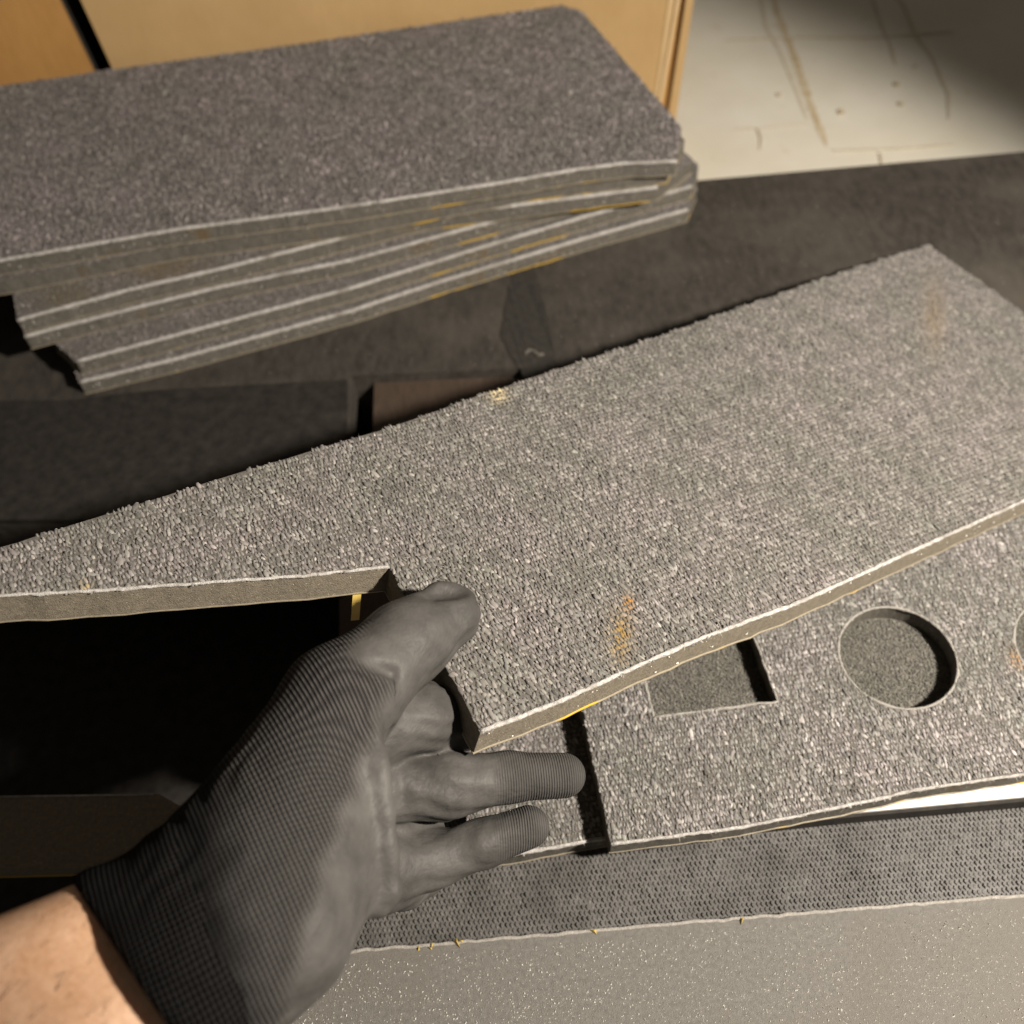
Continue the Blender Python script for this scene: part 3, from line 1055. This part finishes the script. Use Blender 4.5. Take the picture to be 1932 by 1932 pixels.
def arm_fn(Pt):
    q = Pt - WR
    s = q @ SIDE
    d_ = cone(Pt - SIDE * np.clip(s, -0.009, 0.009)[..., None], WR - AX * 0.24, WR - AX * 0.01, .0440, .0216)
    return np.maximum(d_, (Pt - (WR - AX * 0.002)) @ AX)


allp = [WR - SIDE * .034, WR + SIDE * .034, WR - DEP * .028, WR + DEP * .028] + [p for p, r in THUMB] + [p for F_ in FINGERS for p, r in F_]
allp = np.array(allp)
gV, gF = nets(glove_fn, allp.min(0) - 0.028, allp.max(0) + 0.028, 0.00115)
gV = refine(glove_fn, gV)
ap = np.array([WR - AX * 0.040, WR + AX * 0.018])
cV, cF = nets(cuff_fn, ap.min(0) - 0.045, ap.max(0) + 0.045, 0.0013)
ap = np.array([WR - AX * 0.20, WR])
aV, aF = nets(arm_fn, ap.min(0) - 0.05, ap.max(0) + 0.05, 0.0022)
aV = refine(arm_fn, aV, 1)

# skin
m, nt, b = material('skin', 0.45, 0.45)
v = coords(nt)
c = ramp(nt, noise(nt, v, 60, 5, 0.7), [(0.25, (0.62, 0.35, 0.19)), (0.75, (0.84, 0.58, 0.41))])
c2 = ramp(nt, noise(nt, v, 500, 3, 0.6), [(0.35, (0.88, 0.84, 0.82)), (0.65, (1, 1, 1))])
nt.links.new(mixc(nt, 1.0, c, c2, 'MULTIPLY'), b.inputs['Base Color'])
b.inputs['Subsurface Weight'].default_value = 0.15
b.inputs['Subsurface Radius'].default_value = (0.008, 0.003, 0.0015)
b.inputs['Subsurface Scale'].default_value = 0.6
bump(nt, b, noise(nt, v, 700, 4, 0.6), 0.0004, 0.5)
M['skin'] = m


def knit_mat(name, lo_c, hi_c, coat_lo, coat_hi, grid=0.3, spec=0.15):
    """knitted yarn that turns into smooth rubber coating where the attribute coat is 1; rib carries the row coordinate in mm"""
    m, nt, b = material(name, 0.75, spec)
    ar = node(nt, 'ShaderNodeAttribute', attribute_name='rib')
    ac = node(nt, 'ShaderNodeAttribute', attribute_name='coat')
    sep = nt.nodes.new('ShaderNodeSeparateXYZ')
    nt.links.new(ar.outputs['Vector'], sep.inputs[0])
    v = coords(nt)

    def sine(src, freq, wob):
        mu = node(nt, 'ShaderNodeMath', operation='MULTIPLY')
        nt.links.new(src, mu.inputs[0])
        mu.inputs[1].default_value = freq
        nz = noise(nt, v, 60, 2)
        ad = node(nt, 'ShaderNodeMath', operation='MULTIPLY_ADD')
        nt.links.new(nz, ad.inputs[0])
        ad.inputs[1].default_value = wob
        nt.links.new(mu.outputs[0], ad.inputs[2])
        sn = node(nt, 'ShaderNodeMath', operation='SINE')
        nt.links.new(ad.outputs[0], sn.inputs[0])
        return sn.outputs[0]
    s1 = sine(sep.outputs[0], 2 * math.pi / 1.45, 3.5)
    s2 = sine(sep.outputs[1], 2 * math.pi / 1.35, 3.5)
    mx = node(nt, 'ShaderNodeMath', operation='MULTIPLY_ADD')
    nt.links.new(s2, mx.inputs[0])
    mx.inputs[1].default_value = grid
    nt.links.new(s1, mx.inputs[2])
    inv = node(nt, 'ShaderNodeMath', operation='SUBTRACT')
    inv.inputs[0].default_value = 1.0
    nt.links.new(ac.outputs['Fac'], inv.inputs[1])
    hgt = node(nt, 'ShaderNodeMath', operation='MULTIPLY')
    nt.links.new(mx.outputs[0], hgt.inputs[0])
    nt.links.new(inv.outputs[0], hgt.inputs[1])
    kn = ramp(nt, mx.outputs[0], [(0.0, lo_c), (0.9, hi_c)])
    ct = ramp(nt, noise(nt, v, 70, 5, 0.6), [(0.3, coat_lo), (0.7, coat_hi)])
    at_ = node(nt, 'ShaderNodeAttribute', attribute_name='yarn')
    kn = mixc(nt, at_.outputs['Fac'], kn, (0.006, 0.0058, 0.006))
    nt.links.new(mixc(nt, ac.outputs['Fac'], kn, ct), b.inputs['Base Color'])
    n1 = bump(nt, b, hgt.outputs[0], 0.00028, 1.0)
    n1 = bump(nt, b, noise(nt, v, 420, 4, 0.65), 0.0004, 0.45, chain=n1)
    bump(nt, b, noise(nt, coords(nt, (1, 1, 2.2)), 95, 3, 0.55), 0.0020, 0.5, chain=n1)
    r_ = node(nt, 'ShaderNodeMapRange')
    nt.links.new(ac.outputs['Fac'], r_.inputs[0])
    r_.inputs['To Min'].default_value = 0.85
    r_.inputs['To Max'].default_value = 0.52
    nt.links.new(r_.outputs[0], b.inputs['Roughness'])
    return m


M['glove'] = knit_mat('glove_knit_and_coating', (0.018, 0.0172, 0.0168), (0.076, 0.073, 0.070), (0.045, 0.0437, 0.0415), (0.086, 0.083, 0.079))
M['cuff'] = knit_mat('black_cuff_knit', (0.003, 0.003, 0.003), (0.024, 0.023, 0.0235), (0.02, 0.02, 0.02), (0.02, 0.02, 0.02), 0.6, 0.06)


def set_attr(o, rib, coat, yarn):
    me = o.data
    a3 = me.attributes.new('yarn', 'FLOAT', 'POINT')
    a3.data.foreach_set('value', np.asarray(yarn, np.float32))
    a1 = me.attributes.new('rib', 'FLOAT_VECTOR', 'POINT')
    a1.data.foreach_set('vector', np.asarray(rib, np.float32).ravel())
    a2 = me.attributes.new('coat', 'FLOAT', 'POINT')
    a2.data.foreach_set('value', np.asarray(coat, np.float32))


person = mesh('person', aV, (aF,), M['skin'], origin=WR - AX * 0.12, smooth=True)
tag(person, 'bare forearm and left hand in dark grey knit work glove gripping the pad', 'person')
BASE['person'] = np.asarray(WR - AX * 0.12)
BASE[person.name] = BASE['person']
glove = part('glove', gV, (gF,), M['glove'], person, smooth=True)
cuff = part('knit_cuff', cV, (cF,), M['cuff'], person, sub=glove, smooth=True)
# knit rows run round the arm; coating covers palm heel, thumb and fingers
t = (gV - WR) @ AX * 1000
ang = np.arctan2((gV - WR) @ SIDE, -((gV - WR) @ DEP)) * 26
gx, gy = proj(gV)
fing = np.clip((gx - 735) / 20, 0, 1)
fdir = unit(Q(1063, 1463, .369) - Q(840, 1483, .3615))
tf = (gV - WR) @ fdir * 1000 * 1.5
rib = np.stack([np.where(fing > 0.5, tf, t), np.where(fing > 0.5, ang * 0, ang), 0 * t], -1)


def side_of(x, y, line):
    """signed x distance right of a polyline x(y)"""
    ys = [q[1] for q in line]
    xs = [q[0] for q in line]
    return x - np.interp(y, ys, xs)


edge = side_of(gx, gy, [(690, 1150), (668, 1200), (655, 1235), (735, 1290), (705, 1370), (690, 1400), (660, 1500), (620, 1600), (590, 1700), (560, 1800), (520, 1932)])
wob = 14 * np.sin(gV @ np.array([210., 330, 120])) + 8 * np.sin(gV @ np.array([700., -500, 420]))
cst = np.clip((edge + wob * 0.3) / 50 + 0.5, 0, 1)
coat = cst * cst * (3 - 2 * cst)
tips = np.clip((gx - 930) / 60, 0, 1) * (gy > 1380)
coat = coat * (1 - 0.45 * tips)
dk = side_of(gx, gy, [(330, 1300), (425, 1480), (428, 1600), (440, 1720), (470, 1850), (465, 1932)])
set_attr(glove, rib, coat, np.clip(0.5 - (dk + wob * 0.5) / 90, 0, 1))  # dark cuff yarn, with the wrist's shading painted in
tc_ = (cV - WR) @ AX * 1000
ac_ = np.arctan2((cV - WR) @ SIDE, -((cV - WR) @ DEP)) * 26
set_attr(cuff, np.stack([tc_, ac_ * 1.0, 0 * tc_], -1), np.zeros(len(cV)), np.zeros(len(cV)))

# fine dark hairs on the forearm
g = np.random.default_rng(12)
e_ = 0.0005
cand = aV[g.integers(0, len(aV), 2600)]
gn = np.stack([arm_fn(cand + e_ * np.eye(3)[i]) - arm_fn(cand - e_ * np.eye(3)[i]) for i in range(3)], -1)
gn /= np.linalg.norm(gn, axis=1)[:, None] + 1e-9
ok = ((cand - WR) @ AX < -0.02) & ((_C - cand) * gn).sum(1).astype(bool)
ok &= ((_C - cand) * gn).sum(1) > 0.10 * 1.0
cand, gn = cand[ok][:520], gn[ok][:520]
V, Fc = [], []
for i, (p, n_) in enumerate(zip(cand, gn)):
    dr = unit(AX * g.normal(0.9, 0.25) + n_ * 0.35 - SIDE * g.normal(0.35, 0.3))
    sd = unit(np.cross(dr, n_)) * 0.00006
    L = 0.007 * math.exp(g.normal(0, 0.3))
    q1 = p + dr * L * 0.5 + n_ * 0.0003
    q2 = p + dr * L - n_ * 0.0004
    V += [p - sd, p + sd, q1 + sd * .8, q1 - sd * .8, q1 + n_ * 0.0001, q2]
    b0 = 6 * i
    Fc += [(b0, b0 + 1, b0 + 2, b0 + 3), (b0 + 3, b0 + 2, b0 + 5), (b0 + 3, b0 + 4, b0 + 5), (b0 + 2, b0 + 5, b0 + 4)]
M['hair'] = grainy('arm_hair', (0.05, 0.028, 0.015), (0.10, 0.06, 0.03), 200, 400, 0.0001, 0.5, 0.4)
hr = part('arm_hair', V, Fc, M['hair'], person)
hr['kind'] = 'stuff'
